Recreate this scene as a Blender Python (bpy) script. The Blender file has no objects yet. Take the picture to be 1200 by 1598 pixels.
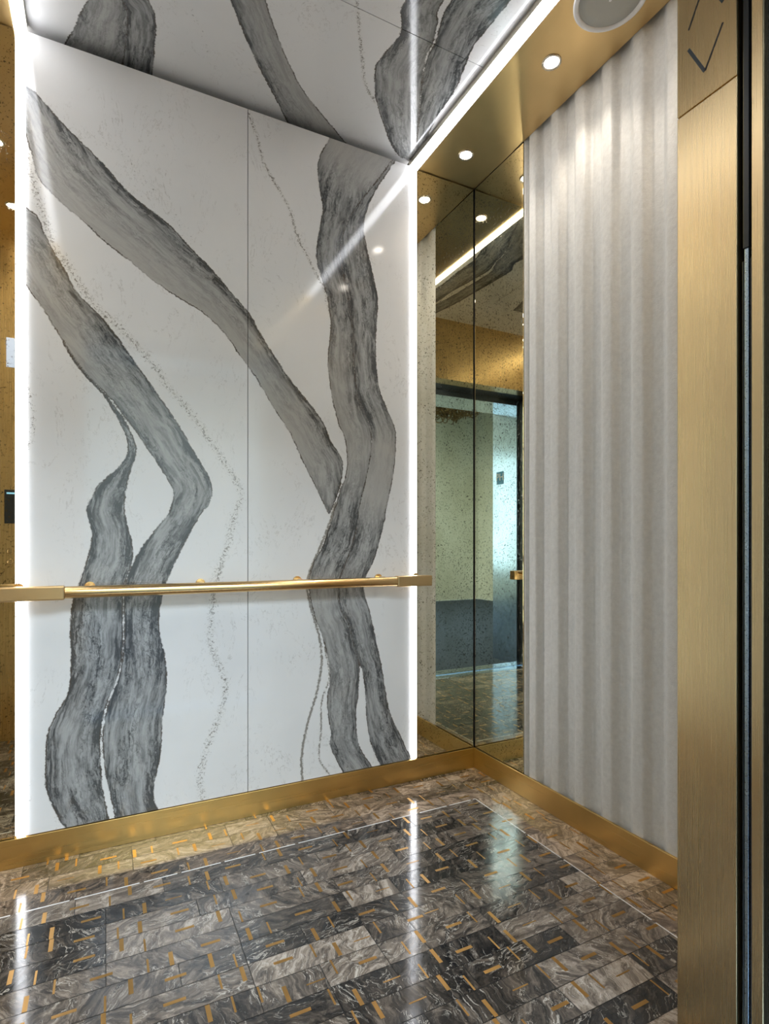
import bpy, bmesh, math, random
import numpy as np
from mathutils import Vector, Matrix
random.seed(7)
S = bpy.context.scene
C = S.collection
PI = math.pi

# ------------------------------------------------------------------ camera, world, exposure
F = 866.0; HZ = 850.0; YAW = math.radians(26.7)
CAMZ = 1.0
cam_d = bpy.data.cameras.new('camera'); cam = bpy.data.objects.new('camera', cam_d); C.objects.link(cam)
cam.location = (0, 0, CAMZ); cam.rotation_euler = (PI/2, 0, -YAW)
cam_d.sensor_fit = 'VERTICAL'; cam_d.sensor_height = 36.0; cam_d.lens = F/1598*36
cam_d.shift_y = (HZ-799)/1598; cam_d.clip_start = 0.02
S.camera = cam
S.view_settings.view_transform = 'Standard'; S.view_settings.look = 'None'
S.view_settings.gamma = 1; S.view_settings.use_curve_mapping = False
S.view_settings.exposure = 0.38
W = bpy.data.worlds.new('world'); S.world = W; W.use_nodes = True
bg = W.node_tree.nodes['Background']; bg.inputs[0].default_value = (0.55, 0.78, 1.0, 1); bg.inputs[1].default_value = 4.5
# strengths of the place's own lamps
LED_E = 9.0
LED_C = (0.93, 0.95, 1.0)
DOWN_W = 6.5
DOWN_C = (1.0, 0.90, 0.78)

# ------------------------------------------------------------------ pixel -> place (used to lay the traced stone pattern on its real plane)
FX, FY = math.sin(YAW), math.cos(YAW)
def ray(px, py):
    u = px-600
    return (FX*F + FY*u, FY*F - FX*u, HZ-py)

# key measures (metres)
H = 2.60            # soffit height
HC = 2.632          # stone ceiling
YA = 2.05           # back wall face
XB = 1.483          # right wall face
XL = -0.549         # left wall face
MX0, MX1 = -0.222, 1.157   # stone panelled part of the back wall
YF = 0.71           # inner face of the front wall
YJ = 0.598          # outer end of the car jambs
OX0, OX1 = -0.105, 1.0      # door opening
DH = 2.2            # opening height
BH = 0.09           # baseboard

# ------------------------------------------------------------------ helpers
def link(name, me, mats=None, parent=None, kind=None):
    o = bpy.data.objects.new(name, me); C.objects.link(o)
    if mats:
        for m in (mats if isinstance(mats, (list, tuple)) else [mats]): me.materials.append(m)
    if parent: o.parent = parent
    if kind: o['kind'] = kind
    return o
def fin(name, bm, mat, parent=None, kind=None, smooth=False, bevel=0):
    bmesh.ops.recalc_face_normals(bm, faces=bm.faces)
    me = bpy.data.meshes.new(name); bm.to_mesh(me); bm.free()
    if smooth:
        for p in me.polygons: p.use_smooth = True
    o = link(name, me, mat, parent, kind)
    if bevel:
        b = o.modifiers.new('bevel', 'BEVEL'); b.width = bevel; b.segments = 2; b.limit_method = 'ANGLE'
    return o
def struct(name, bm, mat, **k): return fin(name, bm, mat, kind='structure', **k)
def tag(o, label, cat, group=None):
    o['label'] = label; o['category'] = cat
    if group: o['group'] = group
    return o
def empty(name, loc, label, cat, group=None):
    o = bpy.data.objects.new(name, None); C.objects.link(o); o.location = loc; o.empty_display_size = .05
    return tag(o, label, cat, group)
def bx(bm, x0, x1, y0, y1, z0, z1):
    vs = [bm.verts.new(p) for p in ((x0,y0,z0),(x1,y0,z0),(x1,y1,z0),(x0,y1,z0),(x0,y0,z1),(x1,y0,z1),(x1,y1,z1),(x0,y1,z1))]
    for f in ((0,3,2,1),(4,5,6,7),(0,1,5,4),(1,2,6,5),(2,3,7,6),(3,0,4,7)): bm.faces.new([vs[i] for i in f])
    return bm
def box(x0, x1, y0, y1, z0, z1): return bx(bmesh.new(), x0, x1, y0, y1, z0, z1)
def lathe(prof, n=48, c=(0,0,0), axis='z'):
    bm = bmesh.new(); rings = []
    for r, h in prof:
        ring = []
        for i in range(n):
            a = 2*PI*i/n; p = (r*math.cos(a), r*math.sin(a), h)
            if axis == 'x': p = (h, p[0], p[1])
            if axis == 'y': p = (p[0], h, p[1])
            ring.append(bm.verts.new((p[0]+c[0], p[1]+c[1], p[2]+c[2])))
        rings.append(ring)
    for a, b in zip(rings, rings[1:]):
        for i in range(n): bm.faces.new((a[i], a[(i+1) % n], b[(i+1) % n], b[i]))
    if prof[0][0] > 1e-6 and prof[0][0] == prof[0][0]:
        pass
    return bm, rings
def solid(prof, **k):
    bm, rings = lathe(prof, **k)
    bm.faces.new(list(reversed(rings[0]))); bm.faces.new(rings[-1]); return bm

# ------------------------------------------------------------------ materials
class NT:
    def __init__(s, name):
        s.m = bpy.data.materials.new(name); s.m.use_nodes = True; s.t = s.m.node_tree
        s.p = s.t.nodes['Principled BSDF']
    def n(s, typ, ins=None, **props):
        nd = s.t.nodes.new(typ)
        for k, v in props.items(): setattr(nd, k, v)
        for k, v in (ins or {}).items():
            if isinstance(v, bpy.types.NodeSocket): s.t.links.new(v, nd.inputs[k])
            else: nd.inputs[k].default_value = v
        return nd
    def math(s, op, a, b=None, c=None, clamp=False):
        nd = s.t.nodes.new('ShaderNodeMath'); nd.operation = op; nd.use_clamp = clamp
        for i, v in enumerate((a, b, c)):
            if v is None: continue
            if isinstance(v, bpy.types.NodeSocket): s.t.links.new(v, nd.inputs[i])
            else: nd.inputs[i].default_value = v
        return nd.outputs[0]
    def rng(s, v, a, b, c=0., d=1., smooth=True):
        nd = s.n('ShaderNodeMapRange', {0: v, 1: a, 2: b, 3: c, 4: d}); nd.interpolation_type = 'SMOOTHSTEP' if smooth else 'LINEAR'
        return nd.outputs[0]
    def mix(s, f, a, b):
        nd = s.t.nodes.new('ShaderNodeMix'); nd.data_type = 'RGBA'
        for k, v in ((0, f), (6, a), (7, b)):
            if isinstance(v, bpy.types.NodeSocket): s.t.links.new(v, nd.inputs[k])
            elif k == 0: nd.inputs[0].default_value = v
            else: nd.inputs[k].default_value = (*v, 1)
        return nd.outputs[2]
    def coord(s, scale=(1, 1, 1)):
        g = s.n('ShaderNodeNewGeometry')
        return s.n('ShaderNodeMapping', {0: g.outputs['Position'], 3: scale}).outputs[0]
    def noise(s, vec, scale, detail=4, rough=.55, dist=0., out=0):
        return s.n('ShaderNodeTexNoise', {'Vector': vec, 'Scale': scale, 'Detail': detail, 'Roughness': rough, 'Distortion': dist}).outputs[out]
    def attr(s, name, out=2): return s.n('ShaderNodeAttribute', attribute_name=name).outputs[out]
    def set(s, **k):
        for key, v in k.items():
            i = s.p.inputs[key.replace('_', ' ')]
            if isinstance(v, bpy.types.NodeSocket): s.t.links.new(v, i)
            elif isinstance(v, tuple) and len(v) == 3: i.default_value = (*v, 1)
            else: i.default_value = v
        return s
    def bump(s, h, strength=.3, dist=.002):
        b = s.n('ShaderNodeBump', {'Height': h, 'Strength': strength, 'Distance': dist})
        s.t.links.new(b.outputs[0], s.p.inputs['Normal'])

def metal(name, col, rough=.3, var=.06, brush=(1, 1, 1), bscale=300, bstr=.05, rv=.15):
    k = NT(name); c = k.coord()
    n = k.noise(c, 4, 3)
    k.set(Base_Color=k.mix(k.rng(n, .3, .7), tuple(v*(1-var) for v in col), tuple(min(1, v*(1+var)) for v in col)), Metallic=1.0,
          Roughness=k.rng(k.noise(k.coord(brush), bscale, 3), .3, .7, rough*(1-rv), rough*(1+rv)))
    if bstr: k.bump(k.noise(k.coord(brush), bscale, 3), bstr, .0006)
    return k.m
BRASS = (0.72, 0.50, 0.22)
m_gold = metal('brushed_brass', BRASS, .30, brush=(1, 1, .004), bscale=500, bstr=.03)
m_soffit = metal('soffit_brass', (0.66, 0.47, 0.22), .34, brush=(1, .02, 1), bscale=400, bstr=.08)
m_base = metal('baseboard_brass', (0.74, 0.50, 0.18), .32, brush=(.004, .004, 1), bscale=500, bstr=.02)
m_jamb = metal('jamb_brass', (0.70, 0.54, 0.31), .27, brush=(1, 1, .004), bscale=700, bstr=0, var=.02, rv=.02)
m_lantern = metal('dimmed_jamb_brass', (0.52, 0.38, 0.20), .27, brush=(1, 1, .004), bscale=700, bstr=0, var=.02, rv=.02)  # jamb brass with the dim soffit reflection put into its colour
m_rail = metal('rail_brass', (0.72, 0.50, 0.24), .22, brush=(.02, 1, 1), bscale=400, bstr=.04)
m_railblk = metal('rail_block_brass', (0.62, 0.44, 0.22), .38, bstr=.02)
m_steel = metal('dark_steel', (0.34, 0.42, 0.50), .30, bstr=0)
m_hall = metal('hall_steel', (0.55, 0.66, 0.80), .16, brush=(1, 1, .05), bscale=200, bstr=.05)
m_ring = metal('nickel', (0.55, 0.50, 0.42), .3, bstr=0)
def plain(name, col, rough=.5, metallic=0., bump=0, bs=80, var=.04):
    k = NT(name); c = k.coord(); n = k.noise(c, bs*.1, 4)
    k.set(Base_Color=k.mix(n, tuple(v*(1-var) for v in col), tuple(min(1, v*(1+var)) for v in col)), Roughness=rough, Metallic=metallic)
    if bump: k.bump(k.noise(c, bs, 6), bump, .003)
    return k.m
m_black = plain('gap_shade_black', (.008, .008, .009), .4)
m_rubber = plain('rubber_seal', (.012, .014, .017), .3)
m_white = plain('white_enamel', (.80, .80, .80), .4)
m_grille = plain('speaker_mesh', (.42, .42, .38), .6, bump=.3, bs=900)
m_core = plain('wall_core', (.06, .055, .05), .8)
def emit(name, col, st):
    k = NT(name); k.set(Base_Color=(.8, .8, .8), Emission_Color=col, Emission_Strength=st); return k.m
m_led = emit('led_diffuser', LED_C, LED_E)
m_lens = emit('downlight_lens', DOWN_C, 30.0)

def mat_mirror():
    k = NT('antique_mirror'); c = k.coord()
    n = k.noise(c, 150, 3, .6)
    n2 = k.noise(c, 9, 5, .6)
    sp = k.math('MULTIPLY', k.rng(n, .59, .66), k.rng(n2, .32, .60, .25, .95))
    cl = k.rng(k.noise(c, 3.5, 6, .6), .35, .7)
    base = k.mix(cl, (.74, .71, .58), (.64, .605, .47))
    k.set(Base_Color=k.mix(sp, base, (.09, .075, .05)), Metallic=1.0, Roughness=k.rng(sp, 0, 1, .012, .16))
    return k.m
m_mirror = mat_mirror()
m_mirror_edge = metal('mirror_edge', (.75, .68, .5), .15, bstr=0)

def mat_plaster():
    k = NT('fluted_plaster'); c = k.coord()
    k.set(Base_Color=k.mix(k.rng(k.noise(c, 60, 6, .7), .3, .7), (.62, .61, .575), (.70, .69, .655)), Roughness=.42)
    h = k.math('ADD', k.noise(c, 55, 8, .65), k.math('MULTIPLY', k.noise(k.coord((1, 1, 1.6)), 240, 4), .45))
    k.bump(h, .55, .0035)
    return k.m
m_plaster = mat_plaster()

def mat_stone(name, wash=1.0):
    """white engineered stone with bold grey ribbons; the ribbons' outlines come from mesh attributes, everything fine from noise"""
    k = NT(name); c = k.coord()
    sdf, rs, ss = k.attr('sdf'), k.attr('rs'), k.attr('ss')
    tone, crack = k.attr('tone'), k.attr('crack')
    e1 = k.math('MULTIPLY', k.math('SUBTRACT', k.noise(c, 45, 4, .6), .5), .009)
    e2 = k.math('MULTIPLY', k.math('SUBTRACT', k.noise(c, 150, 3, .6), .5), .010)
    d = k.math('ADD', k.math('ADD', sdf, e1), e2)
    mask = k.rng(d, .0007, -.0007)
    # streaks running along the ribbon
    v = k.n('ShaderNodeCombineXYZ', {0: k.math('MULTIPLY', rs, 1.0), 1: k.math('MULTIPLY', ss, .15), 2: 0.}).outputs[0]
    wv = k.n('ShaderNodeVectorMath', {0: v, 1: k.n('ShaderNodeVectorMath', {0: k.n('ShaderNodeTexNoise', {'Vector': c, 'Scale': 14., 'Detail': 5.}).outputs[1], 1: (.018, .018, 0)}, operation='MULTIPLY').outputs[0]}, operation='ADD').outputs[0]
    v2 = k.n('ShaderNodeVectorMath', {0: k.n('ShaderNodeCombineXYZ', {0: rs, 1: k.math('MULTIPLY', ss, .34), 2: .7}).outputs[0], 1: k.n('ShaderNodeVectorMath', {0: k.n('ShaderNodeTexNoise', {'Vector': c, 'Scale': 26., 'Detail': 5.}).outputs[1], 1: (.030, .030, 0)}, operation='MULTIPLY').outputs[0]}, operation='ADD').outputs[0]
    s1 = k.noise(wv, 48, 6, .62, .3)
    s2 = k.noise(wv, 150, 4, .6, .2)
    fine = k.noise(c, 330, 3, .6)
    st = k.math('ADD', k.math('MULTIPLY', s1, .72), k.math('MULTIPLY', s2, .34))
    f_a = k.math('SUBTRACT', 1., k.rng(k.math('ABSOLUTE', k.math('SUBTRACT', k.noise(v2, 34, 5, .6), .5)), 0, .050))
    f_b = k.math('SUBTRACT', 1., k.rng(k.math('ABSOLUTE', k.math('SUBTRACT', k.noise(v2, 72, 5, .65), .5)), 0, .055))
    fil = k.math('MULTIPLY', k.math('MAXIMUM', f_a, k.math('MULTIPLY', f_b, .8)), k.rng(k.noise(wv, 20, 4, .6), .40, .60, .12, 1.))
    fil = k.math('MULTIPLY', fil, k.rng(k.noise(c, 120, 4, .7), .3, .6, .35, 1.))
    dark = k.math('ADD', k.rng(st, .42, .68, .02, .66), k.math('MULTIPLY', fil, .70))
    grow = k.rng(sdf, -.045, 0., 0., .55)         # mineral gathers toward the ribbon's rim
    dark = k.math('MULTIPLY', k.math('ADD', dark, k.math('MULTIPLY', grow, k.rng(st, .3, .6))), k.math('ADD', k.math('MULTIPLY', tone, 1.0), .03), clamp=True)
    low = k.mix(tone, (.44, .43, .405), (.40, .405, .40))
    rib = k.mix(dark, low, (.072, .075, .076))
    rib = k.mix(k.math('MULTIPLY', k.rng(fine, .68, .76), k.math('MULTIPLY', tone, .4)), rib, (.55, .55, .54))
    # dark brown rim line
    rim = k.math('SUBTRACT', 1., k.rng(k.math('ABSOLUTE', d), .0006, .0034))
    rim = k.math('MULTIPLY', rim, k.rng(k.noise(c, 16, 3), .36, .55, .25, .95))
    # ground with the faintest of veins
    f1 = k.noise(k.coord((1, 1, .45)), 9, 8, .68, 1.2)
    fv = k.math('SUBTRACT', 1., k.rng(k.math('ABSOLUTE', k.math('SUBTRACT', f1, .5)), 0, .012))
    fv = k.math('MULTIPLY', fv, k.rng(k.noise(c, 3.3, 3), .44, .62, 0, .55))
    fv = k.math('MULTIPLY', fv, k.rng(k.noise(c, 90, 3), .42, .6))
    ground = k.mix(k.rng(k.noise(c, 2.2, 4), .35, .7), (.78, .775, .765), (.72, .72, .715))
    ground = k.mix(fv, ground, (.36, .34, .31))
    # cracks: speckled broken lines
    cn = k.noise(c, 120, 6, .75, .8)
    cm = k.rng(k.math('ADD', k.math('MULTIPLY', crack, .42), k.math('MULTIPLY', k.math('SUBTRACT', cn, .5), 1.3)), .20, .34)
    cm = k.math('MULTIPLY', cm, k.rng(crack, 0.02, .2))
    halo = k.math('MULTIPLY', k.rng(crack, .1, .9), .22)
    ground = k.mix(halo, ground, (.66, .63, .56))
    ground = k.mix(k.math('MULTIPLY', cm, .85), ground, (.17, .155, .13))
    col = k.mix(mask, ground, rib)
    col = k.mix(rim, col, (.075, .062, .05))
    k.set(Base_Color=col, Roughness=.085, IOR=1.5)
    return k.m
m_stone = mat_stone('ribboned_stone')

def mat_floor():
    k = NT('floor_marble'); g = k.n('ShaderNodeNewGeometry')
    r, r2 = k.attr('tile_r'), k.attr('tile_w')
    off = k.n('ShaderNodeCombineXYZ', {0: k.math('MULTIPLY', r, 37.), 1: k.math('MULTIPLY', r, 91.), 2: k.math('MULTIPLY', r, 13.)}).outputs[0]
    ang = k.math('MULTIPLY', k.math('SUBTRACT', r, .5), 3.)
    rot = k.n('ShaderNodeVectorRotate', {0: g.outputs['Position'], 'Angle': ang}, rotation_type='Z_AXIS').outputs[0]
    p = k.n('ShaderNodeVectorMath', {0: rot, 1: off}, operation='ADD').outputs[0]
    ps = k.n('ShaderNodeMapping', {0: p, 3: (1., 2.6, 1.)}).outputs[0]
    warp = k.n('ShaderNodeVectorMath', {0: k.n('ShaderNodeTexNoise', {'Vector': p, 'Scale': 9., 'Detail': 4.}).outputs[1], 1: (.22, .22, 0)}, operation='MULTIPLY').outputs[0]
    pw = k.n('ShaderNodeVectorMath', {0: ps, 1: warp}, operation='ADD').outputs[0]
    n1 = k.noise(pw, 12.5, 9, .66, 1.1)
    n2 = k.noise(pw, 22, 8, .7, 1.5)
    t = k.math('ADD', k.math('ADD', k.math('MULTIPLY', k.math('SUBTRACT', n1, .12), 1.6), k.math('MULTIPLY', n2, .6)), k.math('MULTIPLY', k.math('SUBTRACT', k.attr('tile_t'), .5), .56))
    ramp = k.n('ShaderNodeValToRGB', {0: k.rng(t, .42, 1.32, smooth=False)})
    cr = ramp.color_ramp
    for pos, col in ((0., (.014, .014, .015)), (.28, (.034, .030, .027)), (.45, (.080, .066, .055)), (.6, (.14, .114, .093)), (.78, (.25, .205, .165)), (1., (.46, .40, .34))):
        e = cr.elements.new(pos) if pos not in (0., 1.) else cr.elements[0 if pos == 0. else -1]
        e.color = (*col, 1)
    col = ramp.outputs[0]
    vein = k.math('SUBTRACT', 1., k.rng(k.math('ABSOLUTE', k.math('SUBTRACT', k.noise(pw, 11, 8, .6, .8), .5)), 0, .014))
    vein = k.math('MULTIPLY', vein, k.rng(k.noise(p, 14, 3), .38, .58, 0, .9))
    col = k.mix(vein, col, (.58, .53, .46))
    dv = k.math('SUBTRACT', 1., k.rng(k.math('ABSOLUTE', k.math('SUBTRACT', k.noise(pw, 15, 8, .65, 1.2), .47)), 0, .012))
    col = k.mix(k.math('MULTIPLY', dv, .7), col, (.03, .027, .022))
    sp = k.rng(k.noise(p, 260, 3, .7), .66, .74, 0, .55)
    col = k.mix(sp, col, (.5, .47, .43))
    col = k.mix(k.math('MULTIPLY', r2, .38), col, k.n('ShaderNodeMix', {6: col, 7: (1.55, 1.22, .90, 1), 0: 1.}, data_type='RGBA', blend_type='MULTIPLY').outputs[2])
    k.set(Base_Color=col, Roughness=k.rng(n2, .3, .7, .07, .16), IOR=1.5)
    return k.m
m_floor = mat_floor()
m_grout = plain('grout', (.012, .011, .010), .5)
m_inlay = metal('inlay_brass', (.50, .29, .10), .40, var=.12, bstr=0)
m_strip = plain('steel_strip', (.85, .85, .86), .35, .35)

# ------------------------------------------------------------------ stone ribbons
def wallpt(p):
    d = ray(*p); t = YA/d[1]; return (d[0]*t, CAMZ+d[2]*t)
def ceilpt(p):
    if len(p) == 3: return p[:2]                      # already in metres
    d = ray(*p); t = (HC-CAMZ)/d[2]; return (d[0]*t, d[1]*t)
def spline(pts, step=.012):
    P = np.array(pts, float); out = []
    Q = np.vstack([2*P[0]-P[1], P, 2*P[-1]-P[-2]])
    for i in range(1, len(Q)-2):
        n = max(1, int(np.linalg.norm(Q[i+1]-Q[i])/step))
        for j in range(n):
            t = j/n
            out.append(.5*((2*Q[i])+(-Q[i-1]+Q[i+1])*t+(2*Q[i-1]-5*Q[i]+4*Q[i+1]-Q[i+2])*t*t+(-Q[i-1]+3*Q[i]-3*Q[i+1]+Q[i+2])*t**3))
    out.append(Q[-2]); return np.array(out)
def resample(P, n):
    s = np.r_[0, np.cumsum(np.linalg.norm(np.diff(P, axis=0), axis=1))]
    t = np.linspace(0, s[-1], n); return np.c_[np.interp(t, s, P[:, 0]), np.interp(t, s, P[:, 1])]
def pdist(X, P, want_s=False):
    best = np.full(len(X), 1e9); bs = np.zeros(len(X)); acc = 0.
    for a, b in zip(P[:-1], P[1:]):
        ab = b-a; L2 = ab@ab
        if L2 < 1e-12: continue
        t = np.clip(((X-a)@ab)/L2, 0, 1); dd = np.hypot(X[:, 0]-a[0]-t*ab[0], X[:, 1]-a[1]-t*ab[1])
        m = dd < best; best[m] = dd[m]; bs[m] = acc+t[m]*math.sqrt(L2); acc += math.sqrt(L2)
    return (best, bs) if want_s else best
def inside(X, poly):
    r = np.zeros(len(X), bool); n = len(poly)
    for i in range(n):
        a, b = poly[i], poly[(i+1) % n]
        if a[1] == b[1]: continue
        c = ((a[1] > X[:, 1]) != (b[1] > X[:, 1])) & (X[:, 0] < (b[0]-a[0])*(X[:, 1]-a[1])/(b[1]-a[1])+a[0]); r ^= c
    return r

R1L = [(30,150),(36,190),(42,215),(50,240),(57,270),(72,292),(100,320),(130,345),(165,378),(200,405),(240,438),(280,465),(320,490),(352,522),(374,554),(395,582),(415,615),(430,641),(453,676),(472,718),(493,760),(505,785),(514,803)]
R1R = [(30,122),(42,134),(62,152),(95,190),(130,225),(160,255),(200,300),(243,334),(268,355),(300,390),(330,420),(360,456),(388,489),(412,530),(451,590),(489,638),(505,662),(517,690),(533,715),(535,729),(530,760),(521,785),(514,803)]
R2L = [(28,425),(42,447),(63,475),(84,508),(112,554),(133,582),(154,603),(175,624),(196,652),(217,680),(238,711),(259,743),(271,767),(268,787),(262,803),(240,830),(225,849),(208,879),(197,909),(194,939),(194,1010),(185,1059),(168,1104),(161,1149),(163,1194),(172,1239),(182,1282),(186,1300)]
R2R = [(28,310),(42,325),(57,337),(72,370),(86,396),(104,428),(122,459),(154,491),(185,529),(217,575),(252,624),(280,666),(308,715),(325,743),(331,767),(325,788),(312,803),(285,853),(263,901),(251,939),(248,980),(257,1025),(260,1070),(253,1123),(250,1175),(241,1220),(240,1247),(250,1270),(258,1285)]
R3L = [(98,532),(105,547),(122,573),(150,604),(164,620),(185,655),(198,683),(199,708),(182,732),(154,757),(143,778),(136,790),(136,806),(144,834),(137,871),(124,909),(114,939),(110,976),(111,1025),(107,1078),(90,1111),(75,1145),(72,1187),(73,1232),(92,1277),(108,1300)]
R3R = [(102,538),(114,554),(134,582),(156,607),(173,627),(194,656),(209,687),(212,708),(203,736),(196,767),(194,800),(206,849),(205,880),(194,909),(191,939),(191,1010),(182,1059),(165,1100),(156,1149),(157,1194),(161,1239),(171,1284),(175,1300)]
CEN = [(612,250),(590,280),(566,310),(545,340),(533,375),(531,400),(538,440),(545,480),(551,520),(552,568),(558,617),(567,640),(577,666),(580,697),(572,743),(561,790),(557,823),(544,866),(533,895),(528,918),(531,950),(544,973),(550,999),(560,1033)]
R5L = [(520,200),(513,218),(499,245),(496,270),(500,301),(504,326),(500,350),(494,392),(496,415),(510,459),(516,505),(512,565),(518,617),(528,659),(540,690),(541,736),(531,766),(522,797),(504,852),(491,875),(483,901),(483,924),(492,964),(501,987),(510,1019),(515,1056),(511,1091),(513,1120),(517,1146),(514,1160),(521,1177),(536,1206),(544,1220)]
R5aR = [(625,232)]+CEN+[(560,1056),(559,1085),(555,1111),(557,1149),(564,1172),(581,1197),(592,1212)]
R5bL = CEN+[(566,1048),(570,1082),(573,1126),(580,1163),(594,1195),(602,1210)]
R5bR = [(617,250),(605,268),(584,300),(571,332),(567,357),(573,390),(582,430),(589,470),(586,540),(591,603),(605,641),(617,676),(614,736),(602,796),(599,817),(585,869),(573,895),(567,918),(579,964),(587,1002),(595,1039),(602,1085),(610,1117),(622,1143),(638,1177),(650,1200)]
WALL_RIBS = [  # left edge, right edge, tone keys (fraction along, tone at left edge, tone at right edge)
    (R1L, R1R, [(0,.55,1.),(.18,.1,1.),(.42,0.,1.),(.6,0.,.75),(.8,0.,1.),(.93,.25,.8),(1,.7,.8)]),
    (R2L, R2R, [(0,.3,.5),(.15,.15,1.),(.3,.6,1.),(.5,.9,1.),(1,1.,1.)]),
    (R3L, R3R, [(0,1.,1.),(1,1.,1.)]),
    (R5L, R5aR, [(0,.1,.1),(.05,.1,.2),(.11,.9,.9),(.3,.5,.9),(.42,.15,.9),(.5,.15,.35),(.56,.6,.9),(.64,1.,.95),(.72,.1,.6),(.78,.5,.9),(.9,.5,.8),(1,.95,.95)]),
    (R5bL, R5bR, [(0,.2,.3),(.1,.8,.9),(.2,.9,1.),(.42,.9,.8),(.47,.25,.2),(.55,.05,.15),(.62,.9,.9),(.75,.7,.9),(1,1.,1.)]),
]
WALL_CR = [  # polyline, half width m, strength
    ([(388,178),(402,217),(411,252),(430,287),(451,325),(465,371),(479,399),(493,428),(507,452),(514,487)], .010, .62),
    ([(524,785),(510,828),(488,880),(480,905),(480,925),(488,958),(498,993),(502,1033),(494,1082),(481,1125),(471,1177),(472,1222)], .007, 1.0),
    ([(507,1010),(514,1056),(502,1094),(501,1140),(498,1169),(500,1189),(516,1212)], .006, .8),
    ([(42,235),(50,275),(60,315),(72,345),(85,385),(105,412),(128,450),(155,482),(182,508),(210,536),(245,575),(255,596),(287,631),(329,690),(350,722),(376,767),(367,802),(353,856),(338,905),(330,958),(330,1010),(351,1063),(345,1111),(327,1157),(312,1213),(319,1262)], .020, .52),
    ([(42,600),(52,650),(48,690),(42,705)], .012, .45),
    ([(135,210),(190,240),(215,270),(250,310),(300,375)], .022, .32),
]
C1M = [(190,-30),(192,0),(199,20),(198,50),(194,84),(190,105)]
CEIL_RIBS = [
    ([(.02,1.20,0),(.06,1.40,0),(150,-20),(138,0),(126,21),(117,42),(104,64),(90,85)], [(.16,1.2,0),(.16,1.45,0)]+C1M, [(0,.8,.8),(1,.5,.6)]),
    ([(.16,1.2,0),(.16,1.45,0)]+C1M, [(.28,1.2,0),(.27,1.45,0),(222,-20),(231,0),(240,18),(243,46),(240,90),(236,125)], [(0,.9,.9),(1,.9,1.)]),
    ([(.30,1.05,0),(.38,1.3,0),(348,-30),(360,0),(381,52),(398,91),(423,140),(446,185),(460,220)], [(.43,1.05,0),(.48,1.3,0),(405,-30),(414,0),(425,35),(444,84),(468,133),(496,171),(531,213),(550,235)], [(0,.9,.9),(.6,.9,.2),(1,.4,.1)]),
    ([(.90,.70,0),(.85,.95,0),(.83,1.15,0),(634,0),(627,25),(625,52),(600,84),(587,102),(585,122),(587,155),(601,200),(612,228),(625,246)], [(1.00,.70,0),(.95,.95,0),(.93,1.1,0),(692,0),(682,37),(675,67),(665,87),(660,115),(656,150),(652,200),(646,250)], [(0,.9,1.),(.5,.95,.6),(1,.9,.5)]),
    ([(1.02,.70,0),(.975,.95,0),(.97,1.1,0),(706,0),(688,37),(679,67),(667,90),(661,115),(657,150),(653,200),(647,250)], [(1.15,.70,0),(1.10,.95,0),(1.08,1.15,0),(796,0),(760,45),(740,70),(730,92),(722,112),(710,140),(687,175),(668,210),(655,250)], [(0,1.,1.),(.5,.8,1.),(1,.6,.95)]),
]
CEIL_CR = [([(.62,1.1,0),(548,-30),(556,0),(560,40),(565,90),(570,130),(585,160)], .009, .6), ([(600,170),(618,240)], .01, .5), ([(.1,1.0,0),(270,-10),(300,20),(330,100)], .02, .25)]

def bake(X, ribs, cracks, tr):
    n = len(X); sdf = np.full(n, .2); rs = np.zeros(n); ss = np.zeros(n); tn = np.full(n, .5); ck = np.zeros(n)
    for i, (L, R, keys) in enumerate(ribs):
        PL, PR = spline([tr(p) for p in L]), spline([tr(p) for p in R])
        lo = np.minimum(PL.min(0), PR.min(0))-.05; hi = np.maximum(PL.max(0), PR.max(0))+.05
        m = np.where(((X >= lo) & (X <= hi)).all(1))[0]; Y = X[m]
        if not len(m): continue
        dl, dr = pdist(Y, PL), pdist(Y, PR)
        ce = resample((resample(PL, 80)+resample(PR, 80))/2, 60)
        _, s = pdist(Y, ce, True); Ls = np.linalg.norm(np.diff(ce, axis=0), axis=1).sum()
        ins = inside(Y, np.vstack([PL, PR[::-1]]))
        d = np.where(ins, -1, 1)*np.minimum(dl, dr)
        K = np.array(keys); u = dl/(dl+dr+1e-9); f = s/Ls
        tone = np.interp(f, K[:, 0], K[:, 1])*(1-u)+np.interp(f, K[:, 0], K[:, 2])*u
        # an inner ribbon's own edge wins where it lies nearer
        upd = d < sdf[m]; k = m[upd]
        sdf[k] = d[upd]; rs[k] = (dl-dr)[upd]/2+i*3.1; ss[k] = s[upd]+i*1.7; tn[k] = tone[upd]
    for P, w, st in cracks:
        d = pdist(X, spline([tr(p) for p in P])); ck = np.maximum(ck, st*np.exp(-(d/w)**2))
    return sdf, rs, ss, tn, ck
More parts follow.
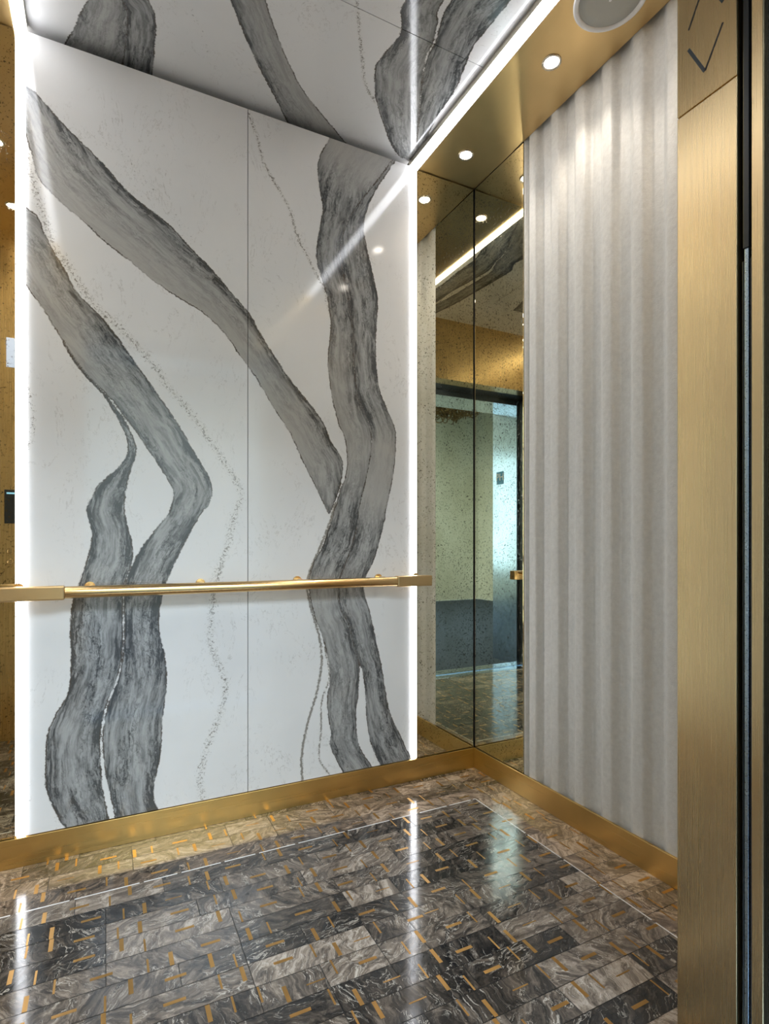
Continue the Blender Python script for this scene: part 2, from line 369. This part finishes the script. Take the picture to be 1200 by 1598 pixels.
def stone_slab(name, a0, a1, b0, b1, thick, plane, ribs, cracks, tr, step=.004, **kw):
    """a slab whose seen face is a fine grid carrying the ribbon fields; plane 'wall' (a=x, b=z) or 'ceil' (a=x, b=y)"""
    na, nb = int((a1-a0)/step)+1, int((b1-b0)/step)+1
    A, B = np.meshgrid(np.linspace(a0, a1, na), np.linspace(b0, b1, nb)); X = np.c_[A.ravel(), B.ravel()]
    sdf, rs, ss, tn, ck = bake(X, ribs, cracks, tr)
    if plane == 'wall': co = np.c_[X[:, 0], np.full(len(X), YA), X[:, 1]]
    else: co = np.c_[X[:, 0], X[:, 1], np.full(len(X), HC)]
    off = np.array([0, thick, 0]) if plane == 'wall' else np.array([0, 0, thick])
    # border ring for the slab's thickness
    ring = [j for j in range(na)]+[i*na+na-1 for i in range(1, nb)]+[(nb-1)*na+j for j in range(na-2, -1, -1)]+[i*na for i in range(nb-2, 0, -1)]
    co2 = np.vstack([co, co[ring]+off]); N = len(co)
    I = np.arange(na*nb).reshape(nb, na)
    q = np.stack([I[:-1, :-1], I[:-1, 1:], I[1:, 1:], I[1:, :-1]], -1).reshape(-1, 4)
    if plane == 'ceil': q = q[:, ::-1]
    faces = q.tolist(); nr = len(ring)
    for j in range(nr):
        f = [ring[j], N+j, N+(j+1) % nr, ring[(j+1) % nr]]
        faces.append(f if plane == 'wall' else f[::-1])
    back = [N+j for j in range(nr)]; faces.append(back[::-1] if plane == 'wall' else back)
    me = bpy.data.meshes.new(name); me.from_pydata(co2.tolist(), [], faces)
    for nm, arr in (('sdf', sdf), ('rs', rs), ('ss', ss), ('tone', tn), ('crack', ck)):
        at = me.attributes.new(nm, 'FLOAT', 'POINT'); at.data.foreach_set('value', np.r_[arr, arr[ring]].astype(np.float32))
    me.update()
    return link(name, me, m_stone, **kw)

# ------------------------------------------------------------------ shell of the car
struct('wall_back', box(XL-.06, XB+.06, YA+.045, YA+.075, 0, HC+.05), m_core)
struct('wall_right', bx(box(XB+.032, XB+.06, YF-.1, YA+.045, -.02, HC+.05), XB+.0035, XB+.032, YF, YA+.045, -.02, BH-.046), m_core)  # low ledge added out of sight to stop light leaking under the fluted panel
struct('wall_left', bx(box(XL-.06, XL-.032, YF-.1, YA+.045, -.02, HC+.05), XL-.032, XL-.0035, YF, YA+.045, -.02, BH-.046), m_core)  # same unseen light-blocking ledge added on this side
# car roof above the stone ceiling
struct('ceiling_core', box(XL-.06, XB+.06, YJ, YA+.075, HC+.05, HC+.08), m_core).name = 'ceiling'
# stone ceiling in two slabs with a fine brass joint
CS = 1.544
s = stone_slab('ceiling', MX0, MX1, CS+.0012, YA+.040, .02, 'ceil', CEIL_RIBS, CEIL_CR, ceilpt, kind='structure')
s = stone_slab('ceiling', MX0, MX1, YF, CS-.0012, .02, 'ceil', CEIL_RIBS, CEIL_CR, ceilpt, kind='structure')
# soffit borders with the downlights
struct('trim_1', box(MX1+.032, XB, YF-.0, YA+.045, H, H+.03), m_soffit)
struct('trim_2', box(XL, MX0-.032, YF-.0, YA+.045, H, H+.03), m_soffit)
# front wall of the car: returns either side of the opening and transom over it
bm = box(OX1, XB+.0315, YJ+.0, YF, 0, H+.10); struct('wall_front', bm, m_gold)
bm = box(XL-.0315, OX0, YJ+.0, YF, 0, H+.10); struct('wall_front', bm, m_gold)
bm = box(OX0, OX1, YJ+.0, YF, DH, H+.10); struct('wall_front', bm, m_gold)
# right jamb sleeve that faces the opening, in two sheets with a level joint
JX = OX1-.004
jb = bx(bmesh.new(), JX, OX1, YJ-.002, YF, 0, 1.8275)
struct('trim_3', jb, m_jamb, bevel=.0008)
bm = box(OX0, OX0+.004, YJ-.002, YF, 0, DH); struct('trim_4', bm, m_jamb, bevel=.0008)
# brass skirting
struct('baseboard_back', box(XL, XB-.0005, YA-.006, YA+.045, 0, BH), m_base, bevel=.001)
struct('baseboard_right', box(XB-.006, XB+.003, YF, YA-.006, 0, BH), m_base, bevel=.001)
struct('baseboard_left', box(XL-.003, XL+.006, YF, YA-.006, 0, BH), m_base, bevel=.001)

# ------------------------------------------------------------------ stone wall slabs
SX = .4686
o = stone_slab('marble_panel', MX0, SX-.0012, BH+.002, 2.603, .018, 'wall', WALL_RIBS, WALL_CR, wallpt)
tag(o, 'left slab of the white stone back wall, with two grey ribbons forking downward', 'wall panel', 'white stone slabs of the back wall')
o = stone_slab('marble_panel', SX+.0012, MX1, BH+.002, 2.603, .018, 'wall', WALL_RIBS, WALL_CR, wallpt)
tag(o, 'right slab of the white stone back wall, with one thick grey trunk-like vein', 'wall panel', 'white stone slabs of the back wall')

# ------------------------------------------------------------------ vertical and overhead light strips
def led(name, bmh, bml, label, group='white light strips'):
    c = [sum(v.co[i] for v in bml.verts)/len(bml.verts) for i in range(3)]
    t = empty(name, c, label, 'light strip', group)
    for nm, b, m in (('channel', bmh, m_ring), ('diffuser', bml, m_led)):
        bmesh.ops.translate(b, verts=b.verts, vec=[-v for v in c]); fin(nm, b, m, t)
for x0, x1, lab in ((MX1+.001, MX1+.025, 'upright white light strip between the stone wall and the right corner mirror'),
                    (MX0-.025, MX0-.001, 'upright white light strip at the left end of the stone wall')):
    h = box(x0, x1, YA+.014, YA+.04, BH+.002, H-.002)
    l = box(x0+.002, x1-.002, YA-.006, YA+.0135, BH+.004, H-.003)
    led('light_strip', h, l, lab)
for x0, x1, lab in ((MX1-.003, MX1+.031, 'overhead white light strip between the stone ceiling and the right brass border'),
                    (MX0-.031, MX0+.003, 'overhead white light strip along the left edge of the stone ceiling')):
    h = box(x0, x1, YF+.002, YA+.012, H+.017, H+.03)
    xi = x0 if x0 > 0 else x1                             # lip on the stone side, added to cut the diffuser's side glow
    bx(h, xi-.0012, xi+.0012, YF+.002, YA+.012, H+.008, H+.03)
    l = box(x0+.001, x1-.001, YF+.004, YA+.012, H-.006, H+.0165)
    led('light_strip', h, l, lab)

# ------------------------------------------------------------------ corner mirrors
def mirror(name, bm, label):
    o = fin(name, bm, m_mirror, bevel=.0012); tag(o, label, 'mirror', 'aged corner mirrors'); return o
mirror('mirror_panel', box(MX1+.027, XB-.0045, YA, YA+.006, BH+.003, H-.003), 'aged tinted mirror on the back wall, right of the stone and its light strip')
mirror('mirror_panel', box(XL+.0045, MX0-.027, YA, YA+.006, BH+.003, H-.003), 'aged gold-looking mirror left of the stone wall, at the left edge of the photo')
MYB = 1.722
mirror('mirror_panel', box(XB, XB+.006, MYB, YA-.0045, BH+.003, H-.003), 'aged tinted mirror on the right wall, between the corner and the fluted panel')
mirror('mirror_panel', box(XL-.006, XL, MYB, YA-.0045, BH+.003, H-.003), 'aged tinted mirror on the left wall, out of the frame and seen only reflected')

# ------------------------------------------------------------------ fluted side panels
def fluted(sign, xface, label):
    bm = bmesh.new(); ys = np.linspace(YF+.004, MYB-.001, 320); zs = [BH-.04, *np.linspace(.12, H-.01, 90), H+.045]
    grid = []
    for z in zs:
        row = []
        for y in ys:
            ph = 2*PI*(y-1.194)/.1195
            w = .5+.5*math.cos(ph)
            q = min(1, max(0, (w-.12)/.76)); h = .0205*(q*q*(3-2*q)) + .0016*(.5-.5*math.cos(2*ph+math.pi)) + .0007*math.sin(z*5+y*9)*w
            e = min(1, max(0, (y-1.700)/.016)); h = max(h, .0205*e*e*(3-2*e))
            row.append(bm.verts.new((xface - sign*(h-.0245), y, z)))
        grid.append(row)
    for a, b in zip(grid, grid[1:]):
        for i in range(len(ys)-1): bm.faces.new((a[i], a[i+1], b[i+1], b[i]))
    # backing edge
    xb = xface+sign*.030
    bl = [bm.verts.new((xb, ys[0], zs[0])), bm.verts.new((xb, ys[-1], zs[0])), bm.verts.new((xb, ys[-1], zs[-1])), bm.verts.new((xb, ys[0], zs[-1]))]
    bm.faces.new(grid[0]+[bl[1], bl[0]]); bm.faces.new(list(reversed(grid[-1]))+[bl[3], bl[2]])
    bm.faces.new([r[0] for r in grid]+[bl[3], bl[0]]); bm.faces.new([r[-1] for r in reversed(grid)]+[bl[1], bl[2]]); bm.faces.new(bl)
    bmesh.ops.recalc_face_normals(bm, faces=bm.faces)
    o = fin('fluted_panel', bm, m_plaster, smooth=True)
    e = o.modifiers.new('split', 'EDGE_SPLIT'); e.split_angle = math.radians(50)
    tag(o, label, 'wall panel', 'fluted off-white panels')
fluted(1, XB, 'off-white fluted textured panel on the right wall, beside the brass door jamb')
fluted(-1, XL, 'off-white fluted textured panel on the left wall, out of the frame and seen only reflected')

# ------------------------------------------------------------------ floor: marble pieces with brass bars
def build_floor():
    P = .077; Y0 = 1.79; x0, x1 = XL, XB; y0, y1 = YJ-.002, YA
    verts, faces, mats, r_, w_, t_ = [], [], [], [], [], []
    def quad(a, b, c, d, z, m, r=0, w=0, t=0):
        a, b = max(a, x0), min(b, x1); c, d = max(c, y0), min(d, y1)
        if b-a < .0008 or d-c < .0008: return
        n = len(verts); verts.extend([(a, c, z), (b, c, z), (b, d, z), (a, d, z)]); faces.append((n, n+1, n+2, n+3)); mats.append(m)
        for _ in range(4): r_.append(r); w_.append(w); t_.append(t)
    # slab body
    bv = [(x0, y0, -.02), (x1, y0, -.02), (x1, y1, -.02), (x0, y1, -.02), (x0, y0, -.0008), (x1, y0, -.0008), (x1, y1, -.0008), (x0, y1, -.0008)]
    verts.extend(bv)
    for f in ((0,3,2,1),(4,5,6,7),(0,1,5,4),(1,2,6,5),(2,3,7,6),(3,0,4,7)): faces.append(f); mats.append(1)
    for _ in range(8): r_.append(0); w_.append(0); t_.append(0)
    rnd = random.Random(21); J = .0009; BX = 1.30
    kmin, kmax = int((y0-Y0)/P)-1, int((y1-Y0)/P)+1
    # measured rows (index: 0 is the row just in front of the border line): tones chosen after the photograph
    known = {-6: [(-.6,.155,.6),(.155,.303,.3),(.303,.455,.05),(.455,.607,.05),(.607,.76,.15),(.76,1.06,.35)],
             -7: [(-.15,.0,.4),(.0,.303,.55),(.303,.607,.85),(.607,.72,.35),(.72,1.06,.5),(1.06,1.3,.3)],
             -8: [(.0,.303,.2),(.303,.455,.45),(.455,.607,.8),(.607,.717,.6),(.717,.91,.5)]}
    for k in range(kmin, kmax+1):
        ya, yb = Y0+k*P, Y0+(k+1)*P
        segs = []
        if k in known: segs = [s for s in known[k]]
        xs = segs[-1][1] if segs else None
        pre = segs[0][0] if segs else None
        g0 = .607
        cells = []
        if segs:
            x = pre
            while x > x0: n = rnd.choice((1, 2, 2, 1)); cells.append((x-.1515*n, x, rnd.random())); x -= .1515*n
            x = xs
        else: x = g0-.1515*9-rnd.choice((0, .1515, .076))
        while x < x1:
            n = rnd.choice((1, 1.5, 2, 2, 2)); cells.append((x, x+.1515*n, rnd.random()**1.1)); x += .1515*n
        for a, b, t in segs+cells:
            border = 1. if ya > 1.785 else 0.
            tt = t if not border else .30+.65*t
            r = rnd.random()
            if a < BX < b and not border:
                quad(a+J, BX-.001, ya+J, yb-J, 0, 0, r, 0., tt); quad(BX+.001, b-J, ya+J, yb-J, 0, 0, rnd.random(), 1., .6+.45*rnd.random())
            else:
                bb = 1. if (border or a >= BX) else 0.
                quad(a+J, b-J, ya+J, yb-J, 0, 0, r, bb, tt if not (a >= BX) else .6+.45*rnd.random())
    # steel line between field and border
    quad(x0, .50, 1.7885, 1.7915, .0003, 3) if False else None
    xx = x0
    while xx < 1.30:
        L = rnd.uniform(.10, .2); quad(xx, min(xx+L-.012, 1.30), 1.7875, 1.7925, .0004, 3); xx += L
    yy = y0
    while yy < 1.79:
        L = rnd.uniform(.10, .2); quad(1.2978, 1.3024, yy, min(yy+L-.012, 1.79), .0004, 3); yy += L
    # brass bars
    meas = [  # x, y of the centre, kind
        (.380,1.366,'H'),(.481,1.353,'V'),(.534,1.378,'v'),(.6355,1.370,'H'),(.715,1.362,'v'),(.768,1.352,'V'),(.862,1.366,'H'),
        (.382,1.301,'H'),(.457,1.300,'v'),(.512,1.279,'V'),(.581,1.283,'h'),(.634,1.304,'v'),(.741,1.290,'H'),
        (.307,1.226,'v'),(.360,1.201,'V'),(.430,1.205,'h'),(.4835,1.228,'v'),(.564,1.211,'H'),(.666,1.206,'v'),(.717,1.224,'V'),(.818,1.222,'H')]
    meas = [(x, y, t) for x, y, t in meas]
    def bar(x, y, t):
        hx, hy = {'H': (.0235, .0046), 'h': (.022, .0018), 'V': (.0050, .0240), 'v': (.0024, .0235)}[t]
        quad(x-hx, x+hx, y-hy, y+hy, .0003, 2, .5, 0, .5)
    for x, y, t in meas: bar(x, y, t)
    for k in range(kmin, kmax+1):
        ya, yb = Y0+k*P, Y0+(k+1)*P; ym = (ya+yb)/2
        x = x0+rnd.uniform(0, .1)
        while x < x1-.02:
            for kind, gap in (('H' if rnd.random() < .72 else 'h', rnd.uniform(.072, .1)), (rnd.choice('Vv'), .052), ('x', rnd.uniform(.072, .1))):
                if kind == 'x': kind = 'v' if last == 'V' else 'V'
                yy = ym+rnd.uniform(-.006, .006)
                if kind in 'Vv': yy = yb-.025 if rnd.random() < .5 else ya+.025
                if not any(abs(ym-(Y0+(kk+.5)*P)) < .02 and a-.045 < x < b+.045 for kk, a, b in ((-6,.38,.862),(-7,.382,.741),(-8,.307,.818))): bar(x, yy, kind)
                last = kind; x += gap
    me = bpy.data.meshes.new('floor'); me.from_pydata(verts, [], faces)
    me.polygons.foreach_set('material_index', mats)
    for nm, arr in (('tile_r', r_), ('tile_w', w_), ('tile_t', t_)):
        at = me.attributes.new(nm, 'FLOAT', 'POINT'); at.data.foreach_set('value', np.array(arr, np.float32))
    me.update()
    # the body faces came right after zero quads; keep materials in slot order
    return link('floor', me, [m_floor, m_grout, m_inlay, m_strip], kind='structure')
build_floor()

# ------------------------------------------------------------------ door sills, doors, black gap fills
def sill(y0, y1):
    bm = box(-.35, 1.28, y0, y1, -.03, -.001)
    for i in range(4):
        a = y0+.012+i*(y1-y0-.02)/4; bx(bm, -.35, 1.28, a, a+(y1-y0)*.12, -.001, .001)
    return bm
struct('trim_5', sill(.505, YJ-.003), m_hall); struct('trim_6', sill(.36, .475), m_hall)
# sliding car door leaves, open, their leading edges just behind the jambs
def door(sgn, xe, label):
    x0, x1 = (xe, xe+.5) if sgn > 0 else (xe-.5, xe)
    struct('door_1' if sgn > 0 else 'door_2', box(x0, x1, .5535, .5735, .004, DH+.05), m_jamb, bevel=.0015)
door(1, OX1+.0, ''); door(-1, OX0-.0, '')
# solid black blocks: the shade of the open door gaps, put into colour
for nm, a, b in (('trim_7', OX1+.001, XB+.012), ('trim_8', XL-.012, OX0-.001)):
    bm = bmesh.new(); bx(bm, a+.02 if a > 0 else a, b if a > 0 else b-.02, .5745, YJ-.003, 0, DH+.1); bx(bm, a+.02 if a > 0 else a, b if a > 0 else b-.02, .455, .5525, 0, DH+.1)
    struct(nm, bm, m_black)
struct('trim_9', box(OX0-.02, OX1+.02, .455, YJ-.003, DH, DH+.10), m_black)  # overhead part of the black fill, shade under the header as colour
# steel door edge with rubber seals in the right slot
t = empty('door_seal', (1.012, .585, 0), 'dark steel and rubber door seal in the slot beside the right brass jamb', 'door seal')
fin('steel_edge', box(-.0075, .006, -.0045, .003, .004, 1.52), m_steel, t, bevel=.001)
fin('upper_cover', box(-.0065, .006, -.0045, .006, 1.522, DH-.01), m_rubber, t, bevel=.001)
fin('rubber_strip', box(-.0065, .004, .0042, .0075, .004, 1.50), m_rubber, t, bevel=.001)
fin('rubber_strip', box(-.0065, .004, -.0095, -.0062, .004, 1.50), m_rubber, t, bevel=.001)

# ------------------------------------------------------------------ arrow lantern plate in the right jamb
t = empty('direction_lantern', (OX1, .653, 1.8305), 'brass lantern plate with slotted up and down arrows, top of the right jamb', 'elevator lantern')
fin('faceplate', box(JX-OX1, 0, YJ-.002-.653, YF-.653, 0, DH-1.8305), m_lantern, t, bevel=.0008)
def slot(p, q, w):
    (y0, z0), (y1, z1) = p, q; d = Vector((y1-y0, z1-z0)); L = d.length; d /= L; n = Vector((-d.y, d.x))*w/2
    bm = bmesh.new(); X0, X1 = JX-OX1-.0004, JX-OX1+.002
    pts = [Vector(p)-d*w*.3+n, Vector(p)-d*w*.3-n, Vector(q)+d*w*.3-n, Vector(q)+d*w*.3+n]
    a = [bm.verts.new((X0, v.x-.653, v.y-1.8305)) for v in pts]; b = [bm.verts.new((X1, v.x-.653, v.y-1.8305)) for v in pts]
    bm.faces.new(a); bm.faces.new(b[::-1])
    for i in range(4): bm.faces.new((a[i], b[i], b[(i+1) % 4], a[(i+1) % 4]))
    return bm
m_slot = plain('lantern_slot', (.035, .045, .052), .35)
m_slotd = plain('lantern_slot_dark', (.012, .012, .012), .5)
for p, q, w, m in (((.686,1.945),(.6555,1.8825),.0055,m_slot), ((.6535,1.882),(.621,1.942),.0035,m_slotd),
                   ((.686,1.984),(.6545,2.046),.0035,m_slotd), ((.6525,2.046),(.621,1.982),.0055,m_slot)):
    fin('arrow_slot', slot(p, q, w), m, t)

# ------------------------------------------------------------------ downlights and the ceiling speaker
def make_downlight():
    t = empty('downlight', (0, 0, 0), 'x', 'light', 'round recessed downlights')
    bm, r = lathe([(.0315, .0), (.0315, -.0030), (.029, -.0040), (.0255, -.0036), (.0235, -.0012), (.0235, .0)], n=40)
    for i in range(40): bm.faces.new((r[0][i], r[-1][i], r[-1][(i+1) % 40], r[0][(i+1) % 40]))
    fin('trim_ring', bm, m_ring, t, smooth=True)
    fin('lens', solid([(.023, -.0004), (.023, -.0016), (.020, -.0024), (.012, -.0028)], n=40), m_lens, t, smooth=True)
    ld = bpy.data.lights.new('bulb', 'SPOT'); ld.energy = DOWN_W; ld.color = DOWN_C; ld.spot_size = math.radians(115); ld.spot_blend = .75; ld.shadow_soft_size = .02
    lo = bpy.data.objects.new('bulb', ld); C.objects.link(lo); lo.parent = t; lo.location = (0, 0, -.008)
    return t
proto = make_downlight()
spots = [(1.322, 1.885, 'warm recessed downlight in the right brass soffit, nearest the mirrored corner'),
         (1.322, 1.395, 'warm recessed downlight in the right brass soffit, midway, above the fluted panel'),
         (1.322, .905, 'warm recessed downlight in the right brass soffit, nearest the door, out of the frame'),
         (-.390, 1.885, 'warm recessed downlight in the left brass soffit, nearest the back wall, out of the frame'),
         (-.390, 1.44, 'warm recessed downlight in the middle of the left soffit, mirrored at the left photo edge'),
         (-.390, .97, 'warm recessed downlight of the left soffit nearest the door, mirrored beside the left light strip')]
for i, (x, y, lab) in enumerate(spots):
    if i == 0: r = proto
    else:
        r = proto.copy(); C.objects.link(r)
        for ch in proto.children: c = ch.copy(); C.objects.link(c); c.parent = r
    r.location = (x, y, H); r['label'] = lab
t = empty('ceiling_speaker', (1.322, 1.155, H), 'round white-rimmed speaker with grey grille in the right brass soffit', 'speaker')
bm, r = lathe([(.104, 0), (.104, -.004), (.099, -.007), (.092, -.007), (.088, -.003), (.088, 0)], n=72)
for i in range(72): bm.faces.new((r[0][i], r[-1][i], r[-1][(i+1) % 72], r[0][(i+1) % 72]))
fin('rim', bm, m_white, t, smooth=True)
fin('grille', solid([(.0875, -.0005), (.0875, -.0030), (.06, -.0042), (.012, -.0046)], n=72), m_grille, t, smooth=True)
fin('indicator', solid([(.004, -.0048), (.004, -.0058), (.002, -.0064)], n=20), m_white, t, smooth=True)

# ------------------------------------------------------------------ handrail
RX0, RX1 = -.30, 1.206; RZ = .852; RY = YA-.075
t = empty('handrail', ((RX0+RX1)/2, RY, RZ), 'round brass handrail with flat end blocks across the stone back wall', 'handrail')
cx = (RX0+RX1)/2
def loc(bm): bmesh.ops.translate(bm, verts=bm.verts, vec=(-cx, -RY, -RZ)); return bm
TX0, TX1 = -.112, 1.046
fin('tube', loc(solid([(.0178, TX0), (.019, TX0+.001), (.019, TX1-.001), (.0178, TX1)], n=48, c=(0, RY, RZ), axis='x')), m_rail, t, smooth=True)
e = t.children[0].modifiers.new('split', 'EDGE_SPLIT')
for a, b in ((RX0, TX0), (TX1, RX1)):
    o = fin('end_block', loc(box(a, b, RY-.018, RY+.018, RZ-.0215, RZ+.0215)), m_railblk, t, bevel=.004)
for x in (-.045, .30, .655, 1.0, -.24, 1.175):
    bm = solid([(.008, 0), (.008, .052)], n=24, c=(x, RY+.016, RZ+.012), axis='y')
    b2 = solid([(.016, .050), (.016, .0585)], n=32, c=(x, RY+.016, RZ+.012), axis='y')
    me = bpy.data.meshes.new('tmp'); b2.to_mesh(me); b2.free(); bm.from_mesh(me); bpy.data.meshes.remove(me)
    fin('bracket', loc(bm), m_rail, t, smooth=False)

# ------------------------------------------------------------------ operating panel on the left return (seen in the left mirror)
t = empty('car_operating_panel', (-.36, YF, 0), 'brass operating panel with lit screen and keypad, reflected in the mirror at the left edge', 'control panel')
def pl(x0, x1, z0, z1, y0, y1): return box(x0+.36, x1+.36, y0, y1, z0, z1)
fin('faceplate', pl(-.50, -.13, .885, 2.212, .0005, .004), m_gold, t, bevel=.0008)
fin('lower_plate', pl(-.50, -.13, .336, .881, .0005, .004), m_gold, t, bevel=.0008)
scr = fin('screen', pl(-.45, -.35, 1.905, 2.055, .0042, .0062), emit('screen_blue', (.28, .45, .85), .8), t, bevel=.0006)
kp = fin('keypad', pl(-.458, -.400, 1.108, 1.28, .0042, .012), plain('keypad_black', (.03, .032, .035), .35), t, bevel=.002)
fin('keypad_display', pl(-.448, -.412, 1.258, 1.266, .0122, .0127), emit('display_blue', (.05, .45, .8), 1.2), kp)
for x in (-.435, -.400):
    for z in (.912, .966):
        fin('call_button', solid([(.016, .0042), (.016, .0085), (.014, .0095), (.011, .0086), (.002, .0086)], n=32, c=(x+.36, 0, z), axis='y'), m_rail, t, smooth=True)

# ------------------------------------------------------------------ lobby behind the doorway (seen through the mirrors)
m_lw = plain('lobby_wall', (.78, .80, .70), .55)
m_carpet = plain('lobby_carpet', (.035, .055, .09), .9, bump=.4, bs=300)
m_lc = plain('lobby_ceiling', (.55, .58, .6), .7)
LX0, LX1, LY = -3.2, 4.6, -4.3; LH = 3.45
struct('floor', box(LX0, LX1, LY, .358, -.03, -.001), m_carpet)
struct('ceiling', box(LX0, LX1, LY, .14, LH, LH+.05), m_lc)
bm = box(LX0, 2.4, LY-.06, LY, 0, LH); bx(bm, 4.3, LX1, LY-.06, LY, 0, LH); bx(bm, 2.4, 4.3, LY-.06, LY, 0, .5); bx(bm, 2.4, 4.3, LY-.06, LY, 2.75, LH)
struct('wall_lobby', bm, m_lw)
struct('wall_lobby', box(LX0-.06, LX0, LY-.06, .14, 0, LH), m_lw)
struct('wall_lobby', box(LX1, LX1+.06, LY-.06, .14, 0, LH), m_lw)
bm = box(LX0, OX0-.06, .14, .2, 0, LH); bx(bm, OX1+.06, LX1, .14, .2, 0, LH); bx(bm, OX0-.06, OX1+.06, .14, .2, DH+.02, LH)
struct('wall_lobby', bm, m_lc)
# window of the lobby
bm = bmesh.new()
for a, b, c, d in ((2.4, 2.45, .5, 2.75), (4.25, 4.3, .5, 2.75), (2.45, 4.25, .5, .55), (2.45, 4.25, 2.70, 2.75), (3.33, 3.37, .55, 2.70)): bx(bm, a, b, LY-.05, LY-.01, c, d)
struct('window_1', bm, m_steel)
# hall door frame in brushed steel
struct('trim_10', box(OX0-.06, OX0, .135, .452, 0, DH-.04), m_hall)
struct('trim_11', box(OX1+.0, OX1+.06, .135, .452, 0, DH-.04), m_jamb)
struct('trim_12', box(OX0-.06, OX1+.06, .135, .452, DH-.04, DH+.02), m_hall)
# floor plate PH on the hall jamb
t = empty('floor_plate', (OX0, .235, 1.58), 'small blue floor plate reading PH on the steel hall jamb, seen reflected', 'sign')
fin('plate', box(.0004, .003, -.045, .045, -.055, .055), plain('plate_blue', (.06, .30, .52), .5), t, bevel=.0006)
cu = bpy.data.curves.new('lettering', 'FONT'); cu.body = 'PH'; cu.size = .085; cu.offset = .0008; cu.extrude = .0005; cu.align_x = 'CENTER'; cu.align_y = 'CENTER'
ot = bpy.data.objects.new('lettering', cu); C.objects.link(ot)
dg = bpy.context.evaluated_depsgraph_get(); me = bpy.data.meshes.new_from_object(ot.evaluated_get(dg)); bpy.data.objects.remove(ot)
o = link('lettering', me, m_white, t); o.location = (.0036, 0, .005); o.rotation_euler = (PI/2, 0, PI/2)
# curly bronze pendant hanging in the lobby
t = empty('pendant_lamp', (-1.62, -3.0, LH), 'curly bronze pendant hanging in the lobby, reflected at the top of the doorway', 'pendant lamp')
bm = bmesh.new(); rr = random.Random(3)
for i in range(420):
    a = rr.uniform(0, 2*PI); R = .72*math.sqrt(rr.random()); cxx, cyy, czz = R*math.cos(a), R*math.sin(a), -.40+rr.uniform(-.12, .22)+.12*(R/.6)**2
    rad = rr.uniform(.05, .11); ax = Vector((rr.uniform(-1, 1), rr.uniform(-1, 1), rr.uniform(-.4, .4))).normalized()
    u = ax.orthogonal().normalized(); v = ax.cross(u); prev = None; n = 16; a0 = rr.uniform(0, 6); arc = rr.uniform(3.5, 6)
    for j in range(n+1):
        th = a0+arc*j/n; c = Vector((cxx, cyy, czz))+(u*math.cos(th)+v*math.sin(th))*rad*(1-.4*j/n); e1 = (u*math.cos(th)+v*math.sin(th))
        ring = [bm.verts.new(c+(e1*math.cos(q)+ax*math.sin(q))*.009) for q in (0, PI/2, PI, 3*PI/2)]
        if prev:
            for q in range(4): bm.faces.new((prev[q], prev[(q+1) % 4], ring[(q+1) % 4], ring[q]))
        prev = ring
fin('curls', bm, metal('bronze', (.26, .17, .07), .4), t, smooth=True)
fin('stem', solid([(.012, -.42), (.012, -.001)], n=16), m_rubber, t)
# unseen fill light added under the lobby ceiling to brighten the lobby
ld = bpy.data.lights.new('lobby_fill', 'AREA'); ld.shape = 'RECTANGLE'; ld.size = 3.; ld.size_y = 1.6; ld.energy = 300; ld.color = (.75, .88, 1.)
lo = bpy.data.objects.new('lobby_fill', ld); C.objects.link(lo); lo.location = (1.2, -2.4, LH-.02)
